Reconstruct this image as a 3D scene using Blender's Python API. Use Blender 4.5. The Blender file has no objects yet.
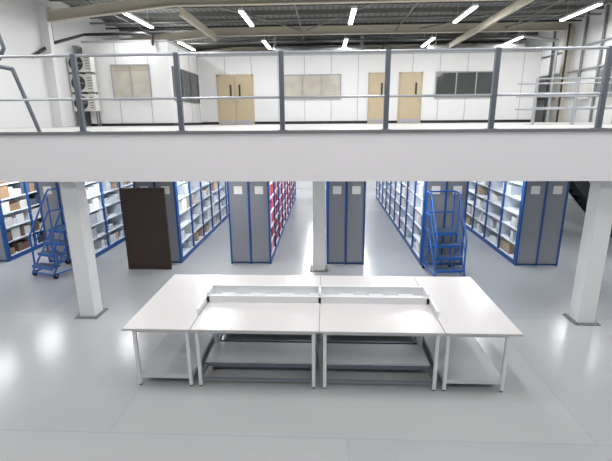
import bpy, math, random
from mathutils import Vector, Matrix
random.seed(4)
S = bpy.context.scene
def lin(c):
    return tuple((v/255/12.92) if v/255 <= 0.04045 else ((v/255+0.055)/1.055)**2.4 for v in c)
MATS = {}
def mat(name, rgb, rough=0.5, metal=0.0, var=0.06, scale=6.0, emit=0.0, bump=0.0, spec=0.5):
    if name in MATS: return MATS[name]
    m = bpy.data.materials.new(name); m.use_nodes = True
    nt = m.node_tree; b = nt.nodes['Principled BSDF']
    c = lin(rgb)
    tc = nt.nodes.new('ShaderNodeTexCoord'); no = nt.nodes.new('ShaderNodeTexNoise')
    no.inputs['Scale'].default_value = scale; no.inputs['Detail'].default_value = 3
    nt.links.new(tc.outputs['Object'], no.inputs['Vector'])
    mx = nt.nodes.new('ShaderNodeMix'); mx.data_type = 'RGBA'
    mx.inputs['A'].default_value = (*[v*(1-var) for v in c], 1)
    mx.inputs['B'].default_value = (*[min(1, v*(1+var)) for v in c], 1)
    nt.links.new(no.outputs['Fac'], mx.inputs['Factor'])
    nt.links.new(mx.outputs['Result'], b.inputs['Base Color'])
    b.inputs['Roughness'].default_value = rough; b.inputs['Metallic'].default_value = metal
    b.inputs['Specular IOR Level'].default_value = spec
    if emit:
        b.inputs['Emission Color'].default_value = (1, 0.99, 0.97, 1); b.inputs['Emission Strength'].default_value = emit
    if bump:
        bp = nt.nodes.new('ShaderNodeBump'); bp.inputs['Strength'].default_value = bump
        nt.links.new(no.outputs['Fac'], bp.inputs['Height']); nt.links.new(bp.outputs['Normal'], b.inputs['Normal'])
    MATS[name] = m
    return m

class B:
    def __init__(s): s.v=[]; s.f=[]; s.m=[]; s.mats=[]; s.sm=[]
    def mi(s, m):
        if m not in s.mats: s.mats.append(m)
        return s.mats.index(m)
    def add(s, vs, fs, m, M=None, smooth=False):
        o=len(s.v); k=s.mi(m)
        for p in vs:
            p=Vector(p); s.v.append(M@p if M else p)
        for f in fs: s.f.append([o+i for i in f]); s.m.append(k); s.sm.append(smooth)
    def box(s,x0,x1,y0,y1,z0,z1,m,M=None):
        if x0>x1:x0,x1=x1,x0
        if y0>y1:y0,y1=y1,y0
        vs=[(x0,y0,z0),(x1,y0,z0),(x1,y1,z0),(x0,y1,z0),(x0,y0,z1),(x1,y0,z1),(x1,y1,z1),(x0,y1,z1)]
        s.add(vs,[(0,3,2,1),(4,5,6,7),(0,1,5,4),(1,2,6,5),(2,3,7,6),(3,0,4,7)],m,M)
    def beam(s,a,b,w,h,m):
        a=Vector(a);b=Vector(b);d=b-a;L=d.length
        q=d.to_track_quat('X','Z').to_matrix().to_4x4()
        s.box(0,L,-w/2,w/2,-h/2,h/2,m,Matrix.Translation(a)@q)
    def cyl(s,a,b,r,m,n=10):
        a=Vector(a);b=Vector(b);d=b-a;L=d.length
        q=Matrix.Translation(a)@d.to_track_quat('Z','Y').to_matrix().to_4x4()
        vs=[(r*math.cos(2*math.pi*i/n),r*math.sin(2*math.pi*i/n),z) for z in (0,L) for i in range(n)]
        s.add(vs,[(i,(i+1)%n,n+(i+1)%n,n+i) for i in range(n)],m,q,True)
        s.add(vs,[tuple(range(n-1,-1,-1)),tuple(range(n,2*n))],m,q)
    def tube(s,pts,r,m,n=10):
        for a,b in zip(pts[:-1],pts[1:]):
            s.cyl(a,b,r,m,n)
        for p in pts[1:-1]: s.ball(p,r*1.0,m)
    def ball(s,c,r,m,n=8):
        vs=[];fs=[]
        for j in range(1,4):
            t=math.pi*j/4
            for i in range(n): vs.append((c[0]+r*math.sin(t)*math.cos(2*math.pi*i/n),c[1]+r*math.sin(t)*math.sin(2*math.pi*i/n),c[2]+r*math.cos(t)))
        vs.append((c[0],c[1],c[2]+r));vs.append((c[0],c[1],c[2]-r));T=len(vs)-2
        for j in range(2):
            for i in range(n): fs.append((j*n+i,(j+1)*n+i,(j+1)*n+(i+1)%n,j*n+(i+1)%n))
        for i in range(n): fs.append((T,i,(i+1)%n)); fs.append((T+1,2*n+(i+1)%n,2*n+i))
        s.add(vs,fs,m,None,True)
    def make(s,name,loc=None,rot=0,bevel=0,sc=1.0):
        xs=[p.x for p in s.v];ys=[p.y for p in s.v];zs=[p.z for p in s.v]
        if loc is None:
            c=Vector(((min(xs)+max(xs))/2,(min(ys)+max(ys))/2,min(zs))); vs=[p-c for p in s.v]
        else: c=Vector(loc); vs=[p*sc for p in s.v]
        me=bpy.data.meshes.new(name); me.from_pydata([tuple(p) for p in vs],[],s.f)
        for m in s.mats: me.materials.append(m)
        for i,p in enumerate(me.polygons): p.material_index=s.m[i]; p.use_smooth=s.sm[i]
        me.update()
        o=bpy.data.objects.new(name,me); o.location=c; o.rotation_euler=(0,0,rot)
        S.collection.objects.link(o)
        if bevel:
            bm=o.modifiers.new('bevel','BEVEL'); bm.width=bevel; bm.segments=2; bm.limit_method='ANGLE'
        return o

# ---------------- materials
white=mat('painted_white',(228,229,230),0.5,var=0.02,scale=2)
fasc=mat('fascia_white',(222,219,220),0.45,var=0.015,scale=1)
wallm=mat('wall_white',(210,211,211),0.7,var=0.03,scale=1.5)
panelm=mat('office_panel_white',(226,226,226),0.5,var=0.02,scale=1)
joint=mat('panel_joint',(176,178,180),0.6)
black=mat('black_trim',(28,28,30),0.5)
railm=mat('rail_grey_steel',(98,103,112),0.4,0.3)
raill=mat('rail_light_steel',(172,175,180),0.35,0.4)
deckm=mat('deck_grey',(186,185,183),0.5,var=0.04)
colm=mat('column_white',(222,222,222),0.45,var=0.02)
plate=mat('base_plate_grey',(120,122,124),0.5,0.4)
endg=mat('end_panel_grey',(136,139,147),0.45,var=0.05,scale=3)
blue=mat('upright_blue',(26,80,148),0.4)
shelfw=mat('shelf_white',(222,229,236),0.45,var=0.03)
label=mat('label_paper',(235,235,232),0.7)
ladb=mat('ladder_blue',(26,92,172),0.35)
tread=mat('tread_dark',(62,80,106),0.7,bump=0.3,scale=60)
rub=mat('rubber_black',(25,25,27),0.8)
board=mat('board_dark_brown',(56,42,38),0.5,var=0.15,scale=3)
topm=mat('bench_top_laminate',(216,213,212),0.3,var=0.02,scale=1)
edgem=mat('bench_edge',(190,188,186),0.5)
legm=mat('bench_leg_white',(220,222,224),0.4)
under=mat('bench_shelf_grey',(194,197,200),0.4)
darkf=mat('bench_frame_slate',(112,118,130),0.4,0.2)
beige=mat('steel_beige',(184,178,162),0.6,var=0.06)
purl=mat('purlin_galv',(118,119,116),0.5,0.3)
duct=mat('duct_galv',(165,167,166),0.4,0.5)
doorm=mat('door_beech',(190,174,144),0.45,var=0.06,scale=3)
frame=mat('frame_grey',(160,160,160),0.5)
blind=mat('blind_beige',(196,188,176),0.7)
glassd=mat('glass_dark',(66,70,68),0.1)
glassl=mat('glass_warm',(188,182,170),0.1,var=0.3,scale=2.5)
tube=mat('lamp_tube',(255,255,255),0.5,emit=12)
lampb=mat('lamp_body',(205,206,206),0.5)
acm=mat('ac_casing',(206,204,198),0.5)
grey=mat('mid_grey',(110,112,114),0.6)
stairm=mat('stair_dark',(34,36,42),0.5)

# floor
fm=bpy.data.materials.new('floor_epoxy'); fm.use_nodes=True; nt=fm.node_tree; b=nt.nodes['Principled BSDF']
tc=nt.nodes.new('ShaderNodeTexCoord')
br=nt.nodes.new('ShaderNodeTexBrick'); br.inputs['Scale'].default_value=1
br.inputs['Brick Width'].default_value=5.2; br.inputs['Row Height'].default_value=2.9; br.inputs['Mortar Size'].default_value=0.006
br.inputs['Color1'].default_value=(*lin((166,171,176)),1); br.inputs['Color2'].default_value=(*lin((177,178,178)),1); br.inputs['Mortar'].default_value=(*lin((163,167,170)),1)
mp=nt.nodes.new('ShaderNodeMapping'); mp.inputs['Location'].default_value=(0.3,0.5,0)
nt.links.new(tc.outputs['Object'],mp.inputs['Vector']); nt.links.new(mp.outputs['Vector'],br.inputs['Vector'])
no=nt.nodes.new('ShaderNodeTexNoise'); no.inputs['Scale'].default_value=0.6; no.inputs['Detail'].default_value=2
nt.links.new(tc.outputs['Object'],no.inputs['Vector'])
mx=nt.nodes.new('ShaderNodeMix'); mx.data_type='RGBA'; mx.blend_type='MULTIPLY'; mx.inputs['Factor'].default_value=0.13
nt.links.new(br.outputs['Color'],mx.inputs['A']); nt.links.new(no.outputs['Fac'],mx.inputs['B']); nt.links.new(mx.outputs['Result'],b.inputs['Base Color'])
mr=nt.nodes.new('ShaderNodeMapRange'); mr.inputs['To Min'].default_value=0.19; mr.inputs['To Max'].default_value=0.25
nt.links.new(no.outputs['Fac'],mr.inputs['Value']); nt.links.new(mr.outputs['Result'],b.inputs['Roughness'])
b.inputs['IOR'].default_value=1.52
# ceiling
cm=bpy.data.materials.new('roof_sheet'); cm.use_nodes=True; nt=cm.node_tree; b=nt.nodes['Principled BSDF']
tc=nt.nodes.new('ShaderNodeTexCoord'); wv=nt.nodes.new('ShaderNodeTexWave'); wv.bands_direction='X'; wv.inputs['Scale'].default_value=1.3
cr=nt.nodes.new('ShaderNodeValToRGB'); cr.color_ramp.elements[0].color=(*lin((98,100,100)),1); cr.color_ramp.elements[1].color=(*lin((130,132,131)),1)
nt.links.new(tc.outputs['Object'],wv.inputs['Vector']); nt.links.new(wv.outputs['Fac'],cr.inputs['Fac']); nt.links.new(cr.outputs['Color'],b.inputs['Base Color']); b.inputs['Roughness'].default_value=0.7

XL,XR,YB,ZR=-9.3,10.4,28.0,7.4
DK=3.16; SOF=2.41; EDGE=6.3
def simple(name,x0,x1,y0,y1,z0,z1,m):
    q=B(); q.box(x0,x1,y0,y1,z0,z1,m); return q.make(name)
simple('floor',XL-0.2,XR+0.2,-8,YB+0.2,-0.15,0,fm)
simple('ceiling',XL-0.2,XR+0.2,-8,YB+0.2,ZR,ZR+0.15,cm)
simple('wall_left',XL-0.2,XL,-8,YB,0,ZR,wallm)
simple('wall_right',XR,XR+0.2,-8,YB,0,ZR,wallm)
simple('wall_back',XL-0.2,XR+0.2,YB,YB+0.2,0,ZR,wallm)
simple('wall_store_back',XL,XR,20.6,20.75,0,SOF+0.05,wallm)

# mezzanine with stair opening
OX0,OX1,OY0,OY1=5.6,8.4,11.6,12.6
q=B(); XA,XB=XL+0.01,XR-0.01
q.box(XA,XB,EDGE+0.06,OY0,SOF+0.05,DK-0.02,deckm); q.box(XA,XB,OY1,YB-0.01,SOF+0.05,DK-0.02,deckm)
q.box(XA,OX0,OY0,OY1,SOF+0.05,DK-0.02,deckm); q.box(OX1,XB,OY0,OY1,SOF+0.05,DK-0.02,deckm)
q.box(XA,XB,EDGE,EDGE+0.06,SOF,DK-0.045,fasc)
q.box(XA,XB,EDGE-0.02,EDGE+0.06,DK-0.045,DK,plate)
q.make('mezzanine_deck')

# columns
def column(x,y,w=0.27):
    q=B(); q.box(x-w/2,x+w/2,y-w/2,y+w/2,0,SOF+0.05,colm)
    q.box(x-w/2-0.07,x+w/2+0.07,y-w/2-0.07,y+w/2+0.07,0,0.015,plate)
    for sx in(-1,1):
        for sy in(-1,1): q.cyl((x+sx*(w/2+0.035),y+sy*(w/2+0.035),0.01),(x+sx*(w/2+0.035),y+sy*(w/2+0.035),0.035),0.014,plate,6)
    q.make('support_column',bevel=0.008)
for x,y in((-4.13,6.68),(4.34,6.68),(-0.12,9.1)): column(x,y)

# balcony railing
q=B()
px=[-3.68+1.525*i for i in range(-3,10)]
for x in px:
    q.box(x-0.035,x+0.035,6.40,6.46,DK-0.02,DK+1.1,railm); q.box(x-0.07,x+0.07,6.37,6.49,DK-0.02,DK+0.005,railm)
for z,r in((DK+1.08,0.022),(DK+0.47,0.018)):
    q.cyl((XL+0.05,6.43,z),(XR-0.05,6.43,z),r,raill)
q.make('balcony_railing')
# stair handrail at left
q=B(); y=6.15+0.55
pts=[(-6.4,y,4.55),(-5.3,y,4.72),(-5.05,y,4.72),(-4.95,y,4.62),(-4.9,y,4.4),(-5.0,y,4.25),(-5.4,y,4.1),(-6.4,y,3.95)]
q.tube(pts,0.028,railm)
q.tube([(-5.15,y,4.16),(-4.82,y,4.1),(-4.55,y,3.15)],0.03,railm)
q.tube([(-5.75,y,4.64),(-5.75,y,3.15)],0.028,railm)
q.tube([(-5.3,y,4.7),(-5.3,y,4.1),(-5.3,y,3.15)],0.024,railm)
q.make('stair_handrail')
# stairwell guard
q=B()
for x in(5.3,6.3,7.3,8.3,9.3):
    q.box(x-0.03,x+0.03,11.3,11.36,DK-0.02,DK+1.1,raill)
for z in(0.4,0.75,1.1): q.cyl((5.3,11.33,DK+z),(9.3,11.33,DK+z),0.022,raill)
for yy in(12.1,12.9):
    q.box(9.27,9.33,yy-.03,yy+.03,DK-0.02,DK+1.1,raill)
for z in(0.4,0.75,1.1): q.cyl((9.3,11.33,DK+z),(9.3,12.9,DK+z),0.022,raill); q.cyl((5.5,12.9,DK+z),(9.3,12.9,DK+z),0.022,raill)
q.make('stairwell_guardrail')

# staircase
q=B(); N=15
X0,X1=8.25,5.72
for i in range(N):
    z=DK*(i+1)/(N+1); x=X0+(X1-X0)*(i+0.5)/N
    q.box(x-0.12,x+0.12,11.72,12.48,z-0.03,z,stairm)
    q.box(x-0.12,x-0.10,11.72,12.48,z,z+0.18,stairm)
for yy in(11.7,12.5): q.beam((X0+0.05,yy,0.16),(X1,yy,DK-0.17),0.04,0.3,stairm)
q.box(X0-0.05,X0+0.1,11.68,12.52,0,0.03,stairm)
for yy in(11.7,12.5):
    q.tube([(X0+0.05,yy,0.02),(X0+0.05,yy,1.0),(X1+0.9,yy,3.0)],0.025,ladb)
q.make('steel_staircase')

# ---------------- offices on mezzanine
OY=20.0; DZ=DK-0.02; OT=DZ+3.02
def paneled(name,x0,x1,y0,y1,step=1.2,side=None):
    q=B(); q.box(x0,x1,y0,y1,DZ,OT,panelm)
    x=x0+step
    while x<x1-0.2:
        q.box(x-0.012,x+0.012,y0-0.012,y0+0.01,DZ,OT,joint); x+=step
    q.box(x0,x1,y0-0.02,y0,OT-0.07,OT,joint)
    if side:
        y=y0+step
        while y<y1-.2: q.box(x1,x1+0.012,y-0.012,y+0.012,DZ,OT,joint); y+=step
        q.box(x1,x1+0.02,y0,y1,OT-0.07,OT,joint)
    return q.make(name)
paneled('wall_office_front',-5.72,9.4,OY,OY+0.15)
q=B(); q.box(9.25,9.4,OY+0.15,YB,DZ,OT,panelm); q.make('wall_office_right')
paneled('wall_office_left',-8.9,-5.72,16.2,OY+4,side=True)
q=B(); q.box(-5.7,9.25,OY+.15,YB,OT-0.05,OT,grey); q.make('office_roof')
q=B(); q.box(-5.68,9.4,OY-0.05,OY-0.02,DZ,DZ+0.12,black); q.make('baseboard_office')
q=B(); q.box(-8.9,-5.70,16.15,16.18,DZ,DZ+0.10,black); q.box(-5.70,-5.67,16.2,OY-0.05,DZ,DZ+0.10,black); q.make('baseboard_office_left')
def window(n,x0,x1,z0,z1,y,gl,slats=None,mull=0,drop=1.0):
    q=B(); t=0.05
    q.box(x0,x1,y-0.03,y,z0,z1,gl)
    q.box(x0-t,x1+t,y-0.06,y,z0-t,z0,frame); q.box(x0-t,x1+t,y-0.06,y,z1,z1+t,frame)
    q.box(x0-t,x0,y-0.06,y,z0,z1,frame); q.box(x1,x1+t,y-0.06,y,z0,z1,frame)
    for i in range(mull):
        x=x0+(x1-x0)*(i+1)/(mull+1); q.box(x-0.025,x+0.025,y-0.055,y,z0,z1,frame)
    if slats:
        z=z1-0.03
        while z>z1-(z1-z0)*drop: q.box(x0+.01,x1-.01,y-0.045,y-0.03,z-0.02,z,slats); z-=0.05
    q.make('window_%d'%n)
window(1,-7.85,-6.5,DZ+1.0,DZ+2.15,16.2,glassl,blind,1,0.15)
window(2,-1.85,0.68,DZ+1.12,DZ+2.1,OY,glassl,blind,2,0.35)
window(3,4.95,7.55,DZ+1.12,DZ+2.15,OY,glassd,None,2)
q=B()
for a in(16.5,17.6,18.7):
    q.box(-5.72,-5.69,a,a+0.95,DZ+1.0,DZ+2.1,glassd)
    q.box(-5.72,-5.66,a-0.05,a+1.0,DZ+0.94,DZ+1.0,grey); q.box(-5.72,-5.66,a-0.05,a+1.0,DZ+2.1,DZ+2.16,grey)
    q.box(-5.72,-5.66,a-0.05,a,DZ+1.0,DZ+2.1,grey); q.box(-5.72,-5.66,a+.95,a+1.0,DZ+1.0,DZ+2.1,grey)
q.make('window_4')
def door(n,x0,x1,leaves=1):
    q=B(); y=OY; h=2.12
    q.box(x0-0.06,x0,y-0.06,y,DZ,DZ+h+0.06,doorm); q.box(x1,x1+0.06,y-0.06,y,DZ,DZ+h+0.06,doorm); q.box(x0-.06,x1+.06,y-0.06,y,DZ+h,DZ+h+0.07,doorm)
    w=(x1-x0)/leaves
    for i in range(leaves):
        a=x0+i*w
        q.box(a+0.008,a+w-0.008,y-0.055,y,DZ+0.01,DZ+h-0.005,doorm)
        vx=a+w-0.26 if i==0 else a+0.15
        q.box(vx,vx+0.09,y-0.06,y-0.05,DZ+1.25,DZ+1.75,glassd)
        hx=a+w-0.09 if i==0 else a+0.09
        q.cyl((hx,y-0.1,DZ+0.95),(hx,y-0.1,DZ+1.2),0.014,raill); q.cyl((hx,y-0.1,DZ+0.97),(hx,y-0.05,DZ+0.97),0.01,raill); q.cyl((hx,y-0.1,DZ+1.18),(hx,y-0.05,DZ+1.18),0.01,raill)
        q.box(a+0.03,a+w-0.03,y-0.058,y-0.05,DZ+0.03,DZ+0.2,raill)
    q.make('door_%d'%n)
door(1,-4.85,-3.3,2); door(2,2.0,2.76); door(3,3.36,4.28)

# stacked AC condensers facing the hall, in the left corner on a steel frame
for i in range(3):
    q=B(); z=DZ+0.62*i+(0.9 if True else 0); x0,x1=-9.26,-8.42; yf=15.75
    z=DZ+0.55+0.68*i
    q.box(x0,x1,yf,yf+0.3,z,z+0.6,acm)
    cx,cz=x0+0.31,z+0.3
    q.cyl((cx,yf,cz),(cx,yf-0.006,cz),0.26,black,24); q.cyl((cx,yf-.006,cz),(cx,yf-0.03,cz),0.05,acm,12)
    for k in range(3):
        r=0.1+0.08*k
        q.tube([(cx+r*math.cos(t*math.pi/8),yf-0.015,cz+r*math.sin(t*math.pi/8)) for t in range(17)],0.007,grey,6)
    for k in range(5):
        t=k*2*math.pi/5; q.beam((cx,yf-0.01,cz),(cx+0.23*math.cos(t),yf-0.01,cz+0.23*math.sin(t)),0.01,0.07,grey)
    for k in range(5): q.box(x1-0.2,x1-0.04,yf-0.004,yf,z+0.1+0.09*k,z+0.13+0.09*k,grey)
    zb=DZ if i==0 else z-0.08
    for xx in(x0+0.03,x1-0.03):
        q.box(xx-0.02,xx+0.02,yf+0.05,yf+0.09,zb,z,grey); q.box(xx-0.02,xx+0.02,yf+0.22,yf+0.26,zb,z,grey)
    q.make('air_conditioner_unit')

# pipes
q=B()
q.tube([(-9.2,15.0,5.9),(-8.7,16.08,6.35),(-6.5,16.08,6.35),(-6.2,16.08,6.25),(-6.2,16.08,5.95)],0.05,black)
q.tube([(-9.22,15.0,5.9),(-9.22,15.0,7.0)],0.05,black)
q.tube([(-9.22,13.8,5.3),(-9.22,15.0,5.9)],0.05,black)
q.make('black_pipework')
q=B()
for z in(4.2,5.2,6.1): q.cyl((XR-0.06,8,z),(XR-0.06,YB-0.05,z),0.035,raill)
for y in(15.8,17.4,18.6,21): q.cyl((XR-0.07,y,DZ),(XR-0.07,y,ZR-0.05),0.05,grey)
q.box(XR-0.22,XR-0.01,16.2,17.0,DZ+1.0,DZ+1.9,grey); q.box(XR-0.18,XR-0.01,17.7,18.3,DZ+0.9,DZ+1.5,acm)
q.tube([(9.6,19.2,DZ),(9.6,19.2,6.4),(8.2,19.2,6.6)],0.06,duct); q.tube([(9.9,19.0,DZ),(9.9,19.0,7.0)],0.04,black)
q.make('wall_conduit_pipes')
k=0
for y in(14.6,19.6,24.0):
    for x,sx in((XL,1),(XR,-1)):
        k+=1; q=B(); q.box(x,x+sx*0.3,y-0.1,y+0.1,DZ,ZR-0.45,wallm if (sx==1) else beige); q.make('trim_%d'%k)

# roof steel
def ibeam(name,a,b,h=0.34,w=0.18,m=beige):
    q=B(); a=Vector(a);b=Vector(b); up=Vector((0,0,h/2))
    q.beam(a,b,0.03,h,m); q.beam(a+up,b+up,w,0.03,m); q.beam(a-up,b-up,w,0.03,m)
    q.make(name)
for y,h in((14.6,0.3),(19.6,0.3),(24.6,0.34),(8,0.34),(2,0.34)):
    ibeam('roof_rafter',(XL+.05,y,6.6),(-4.9,y,7.02),h); ibeam('roof_rafter',(-4.9,y,7.02),(XR-.05,y,7.02),h)
ibeam('roof_tie_beam',(5.95,6,6.7),(5.95,YB-.1,6.7),0.2,0.12); ibeam('roof_tie_beam',(-4.7,14.8,6.75),(-4.7,19.4,6.75),0.22,0.13)
q=B(); y=-6
while y<YB-0.5:
    q.box(XL+.02,XR-.02,y-0.03,y+0.03,ZR-0.16,ZR,purl); y+=1.25
q.make('roof_purlins')
q=B()
q.cyl((-9,17.2,6.95),(10,17.2,6.95),0.035,purl); q.cyl((-9,21.6,6.95),(10,21.6,6.95),0.045,purl); q.cyl((-9,18.4,7.0),(10,18.4,7.0),0.03,black)
for x in(-7.5,-1,3,7.6): q.cyl((x,10,6.98),(x,YB-.1,6.98),0.03,purl)
for a,b2 in(((-3.5,14.9,6.9),(-1.0,19.4,7.0)),((7.5,14.9,6.9),(4,19.4,7.0)),((1.5,14.9,6.9),(-0.8,19.4,7.0)),((9.5,14.9,6.9),(7.5,19.4,7.0))): q.cyl(a,b2,0.03,purl)
q.cyl((-2.5,22.5,6.72),(1.8,22.5,6.72),0.14,duct,16); q.cyl((-2.5,22.5,6.72),(-2.5,22.5,7.3),0.1,duct); q.cyl((1.8,22.5,6.72),(1.8,22.5,7.3),0.1,duct)
q.box(5.0,9.5,22.0,22.35,6.35,6.75,duct); q.box(5.3,5.36,22.1,22.2,6.7,7.3,duct); q.box(9.2,9.26,22.1,22.2,6.7,7.3,duct)
q.make('roof_services')

# lamps
def arealight(loc,sx,sy,pw,col=(0.99,0.99,1.0)):
    l=bpy.data.lights.new('lamp_light','AREA'); l.shape='RECTANGLE'; l.size=sx; l.size_y=sy; l.energy=pw; l.color=col
    o=bpy.data.objects.new('lamp_light',l); o.location=loc; S.collection.objects.link(o); return o
def lamp(x,y,L,z,top,pw,name):
    q=B(); q.box(x-0.09,x+0.09,y-L/2,y+L/2,z,z+0.07,lampb)
    for sx in(-0.045,0.045): q.cyl((x+sx,y-L/2+0.02,z-0.01),(x+sx,y+L/2-0.02,z-0.01),0.026,tube,8)
    for s in(-1,1): q.cyl((x,y+s*L*0.35,z+0.07),(x,y+s*L*0.35,top),0.008,lampb,6)
    o=q.make(name)
    l=arealight((x,y,z-0.05),0.16,L-0.05,pw); l.parent=o; l.matrix_parent_inverse=Matrix.Translation(-o.location)
for y in(-1,4.9,10.6,16.3,21.7):
    for x in(-6.7,-2.8,0.95,4.85,8.75):
        lamp(x,y,2.3,6.82,ZR,124 if y>9 else 98,'ceiling_light')

# ---------------- mobile shelving
RY0,RY1,RH=9.45,18.3,2.25
LV=[0.12,0.47,0.82,1.17,1.52,1.87,2.2]
def rack(x0,x1,lab=True):
    q=B(); xc=(x0+x1)/2
    q.box(x0,x1,RY0+0.02,RY1,0.0,0.1,blue)
    q.box(xc-0.01,xc+0.01,RY0+0.04,RY1,0.1,RH,shelfw)
    for z in LV:
        q.box(x0+0.02,x1-0.02,RY0+0.04,RY1,z-0.03,z,shelfw)
    n=9
    for i in range(n+1):
        y=RY0+0.06+(RY1-RY0-0.1)*i/n
        for a,s in((x0,1),(x1,-1)):
            q.box(a,a+s*0.035,y-0.03,y+0.03,0.1,RH,blue)
        q.box(x0+0.03,x1-0.03,y-0.008,y+0.008,0.1,RH,shelfw)
    w=(x1-x0)/2
    for k in(0,1):
        a=x0+k*w
        q.box(a+0.03,a+w-0.01,RY0-0.02,RY0+0.04,0.05,RH,endg)
        if lab: q.box(a+w/2-0.09,a+w/2+0.1,RY0-0.026,RY0-0.02,1.68,1.86,label)
    for xx in(x0,xc-0.02,x1-0.04): q.box(xx,xx+0.04,RY0-0.035,RY0+0.04,0.0,RH,blue)
    q.make('mobile_shelving_rack')
racks=[(-8.7,-7.72),(-6.7,-5.72),(-4.4,-3.42),(-2.22,-1.26),(0.06,0.93),(2.24,3.2),(4.42,5.38)]
for r in racks: rack(*r)
def goods(xface,s,cols,name,dens=0.9,ys=(RY0+0.15,RY1-0.15),levels=LV[:-1],wmin=.12,wmax=.35,key=None):
    q=B(); ms=[mat((key or name)+'_%d'%i,c,0.7) for i,c in enumerate(cols)]
    for z in levels:
        y=ys[0]
        while y<ys[1]:
            w=random.uniform(wmin,wmax); h=random.uniform(0.14,0.29); d=random.uniform(0.25,0.36)
            if random.random()<dens and y+w<ys[1]:
                q.box(xface-s*(0.05),xface-s*(0.05+d),y,y+w-0.01,z,z+h,random.choice(ms))
            y+=w
    q.make(name)
goods(-7.72,1,[(160,130,100),(216,214,210),(66,68,78),(196,180,160),(226,226,226),(80,92,110),(120,96,80)],'stored_cartons',0.93)
goods(-1.26,1,[(206,96,110),(222,130,140),(170,52,62),(230,200,204),(190,74,66)],'stored_red_files',0.95)
wc=[(224,226,230),(206,212,220),(236,236,236),(190,198,208)]
goods(2.24,-1,wc,'stored_boxes',0.5,key='white_box')
goods(-5.72,1,wc+[(186,166,142),(170,176,186)],'stored_boxes',0.6,key='white_box2')
goods(-3.42,1,wc+[(186,166,142)],'stored_boxes',0.45,key='white_box3')
goods(4.42,-1,wc+[(186,166,142)],'stored_boxes',0.45,key='white_box3')
# aisle lamps
for a,bb in((-7.72,-6.7),(-5.72,-4.4),(-3.42,-2.22),(-1.26,0.06),(0.93,2.24),(3.2,4.42),(5.38,7.4)):
    x=(a+bb)/2
    for y in(10.0,13.0,16.0,19.2):
        if x>6 and 11<y<14: continue
        lamp(x,y,1.5,2.36,SOF+0.05,28 if y<19 else 36,'aisle_light')
for x in(-7.5,-2.2,1.9,7.5): lamp(x,8.0,1.5,2.36,SOF+0.05,26,'aisle_light')

# dark board
q=B(); x0,x1,y=-4.52,-3.52,9.0
q.box(x0+.03,x1-.03,y,y+0.03,0.03,1.86,board)
for a,b2,c,d in((x0,x0+0.03,0.0,1.89),(x1-0.03,x1,0.0,1.89)): q.box(a,b2,y-0.01,y+0.04,c,d,board)
q.box(x0,x1,y-0.01,y+0.04,1.86,1.89,board); q.box(x0,x1,y-0.01,y+0.04,0.0,0.04,board)
for x in(x0+0.1,x1-0.1): q.box(x-0.03,x+0.03,y-0.02,y+0.26,0,0.03,board)
q.make('display_board')

# mobile steps
def steps(loc,rot,sc):
    q=B(); w=0.33; r=0.02
    for sx in(-w,w):
        q.tube([(sx,-0.5,0.1),(sx,0.45,0.1)],r,ladb)
        q.tube([(sx,-0.5,0.1),(sx,0.18,1.0),(sx,0.45,1.0)],r,ladb)
        q.tube([(sx,0.45,0.1),(sx,0.45,1.9)],r,ladb)
        q.tube([(sx,-0.42,0.22),(sx,-0.42,0.95),(sx,0.12,1.8),(sx,0.2,1.9),(sx,0.45,1.9)],r,ladb)
        q.tube([(sx,-0.42,0.6),(sx,0.12,1.4),(sx,0.45,1.4)],r*0.8,ladb)
        q.tube([(sx,0.15,0.1),(sx,0.15,1.75)],r*0.8,ladb)
        q.tube([(sx,0.45,0.1),(sx,-0.05,0.68)],r*0.7,ladb)
        for yy in(-0.45,0.42):
            q.cyl((sx-0.02,yy,0.06),(sx+0.02,yy,0.06),0.06,rub,14); q.box(sx-0.028,sx+0.028,yy-0.02,yy+0.02,0.05,0.11,plate)
    for yy,z in((-0.5,0.1),(0.45,0.1),(0.45,1.9),(0.45,1.4),(0.45,0.55)): q.cyl((-w,yy,z),(w,yy,z),r,ladb)
    for i in range(4):
        z=0.27+0.24*i; y=-0.38+0.18*i
        q.box(-w+0.01,w-0.01,y-0.11,y+0.1,z-0.02,z,tread); q.box(-w+0.01,w-0.01,y-0.125,y-0.11,z-0.06,z+0.004,ladb)
    q.box(-w+0.01,w-0.01,0.08,0.45,0.98,1.0,tread)
    q.make('mobile_warehouse_steps',loc=loc,rot=rot,sc=sc)
steps((-6.0,8.85,0),math.radians(-18),0.96); steps((2.6,8.85,0),math.radians(5),0.93)

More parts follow.
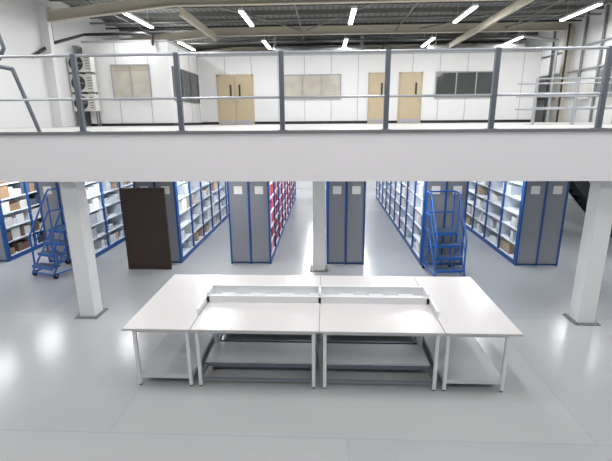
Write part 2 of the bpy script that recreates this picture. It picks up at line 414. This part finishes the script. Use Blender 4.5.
# ---------------- workbenches
TY0,TYM,TY1=4.6,5.55,6.5; TH=0.83
def bench(x0,x1,y0,y1,side=False,il=0.045,ir=0.045):
    q=B(); g=0.004
    x0+=g;x1-=g;y0+=g;y1-=g
    q.box(x0,x1,y0,y1,TH-0.006,TH,topm); q.box(x0,x1,y0,y1,TH-0.03,TH-0.006,edgem)
    L=0.042; i=0.045; xa=x0+il; xb=x1-ir-L
    for a in(xa,xb):
        for c in(y0+i,y1-i-L):
            q.box(a,a+L,c,c+L,0.02,TH-0.03,legm); q.cyl((a+L/2,c+L/2,0),(a+L/2,c+L/2,0.025),0.018,black,8)
    for c in(y0+i,y1-i-L): q.box(xa+L,xb,c+.005,c+L-.005,TH-0.075,TH-0.03,legm)
    for a in(xa,xb):
        q.box(a+.005,a+L-.005,y0+i+L,y1-i-L,TH-0.075,TH-0.03,legm); q.box(a+.005,a+L-.005,y0+i+L,y1-i-L,0.1,0.14,darkf if not side else legm)
    if side:
        q.box(xa,xb+L,y0+i+0.02,y1-i,0.14,0.16,under); q.box(xa+L,xb,y0+i+.005,y0+i+.02,0.11,0.16,under)
    else:
        ym=y0+(y1-y0)*0.4
        q.box(xa,xb+L,ym,y1-i,0.14,0.16,under); q.box(xa+.01,xb+L-.01,ym-0.03,ym,0.1,0.14,darkf)
        q.box(xa+L,xb,y1-i-L,y1-i-0.01,0.1,0.14,darkf)
        q.box(xa+L,xb,y0+i+.01,y0+i+.03,0.1,0.125,darkf)
    q.make('workbench',bevel=0.002)
xs=[-2.50,-1.65,-0.06,1.45,2.36]
bench(xs[0],xs[1],TY0,TY1,True,0.1,0.03); bench(xs[3],xs[4],TY0,TY1,True,0.03,0.12)
bench(xs[1],xs[2],TY0,TYM); bench(xs[2],xs[3],TY0,TYM); bench(xs[1],xs[2],TYM,TY1); bench(xs[2],xs[3],TYM,TY1)
q=B(); za=TH+0.001
for ya,h in((TYM-0.14,0.09),(TYM+0.12,0.14)):
    q.box(xs[1],xs[3],ya,ya+0.02,za,TH+h,white)
    q.box(xs[1],xs[3],ya-0.012,ya+0.032,TH+h,TH+h+0.012,white)
q.box(xs[1],xs[3],TYM-0.12,TYM+0.12,za,TH+0.02,white)
for x in(xs[1]-0.02,xs[3]):
    q.box(x,x+0.02,TY0+0.4,TYM+0.14,za,TH+0.08,white); q.box(x-0.008,x+0.028,TY0+0.4,TYM+0.14,TH+0.08,TH+0.09,white)
for x in(xs[1],xs[2]-0.02,xs[3]-0.04): q.box(x,x+0.035,TYM-0.14,TYM+0.14,za,TH+0.15,white)
for k in range(7):
    x=xs[1]+0.18+k*0.42; q.box(x,x+0.2,TYM-0.04,TYM+0.04,TH+0.02,TH+0.075,white)
    q.box(x+0.03,x+0.09,TYM-0.045,TYM-0.04,TH+0.03,TH+0.065,plate); q.box(x+0.13,x+0.19,TYM-0.045,TYM-0.04,TH+0.03,TH+0.065,plate)
q.make('bench_power_rail')

# world + camera
w=bpy.data.worlds.new('World'); S.world=w; w.use_nodes=True
bg=w.node_tree.nodes['Background']; bg.inputs[0].default_value=(0.88,0.94,1,1); bg.inputs[1].default_value=0.3
cam=bpy.data.cameras.new('camera'); co=bpy.data.objects.new('camera',cam); S.collection.objects.link(co)
cam.sensor_width=36; cam.lens=24.7; cam.clip_end=200
co.matrix_world=Matrix.Translation((0,0,3.3))@Matrix.Rotation(math.radians(2.6),4,'Z')@Matrix.Rotation(math.radians(75.3),4,'X')@Matrix.Rotation(math.radians(-0.45),4,'Z')
S.camera=co
S.view_settings.view_transform='Standard'
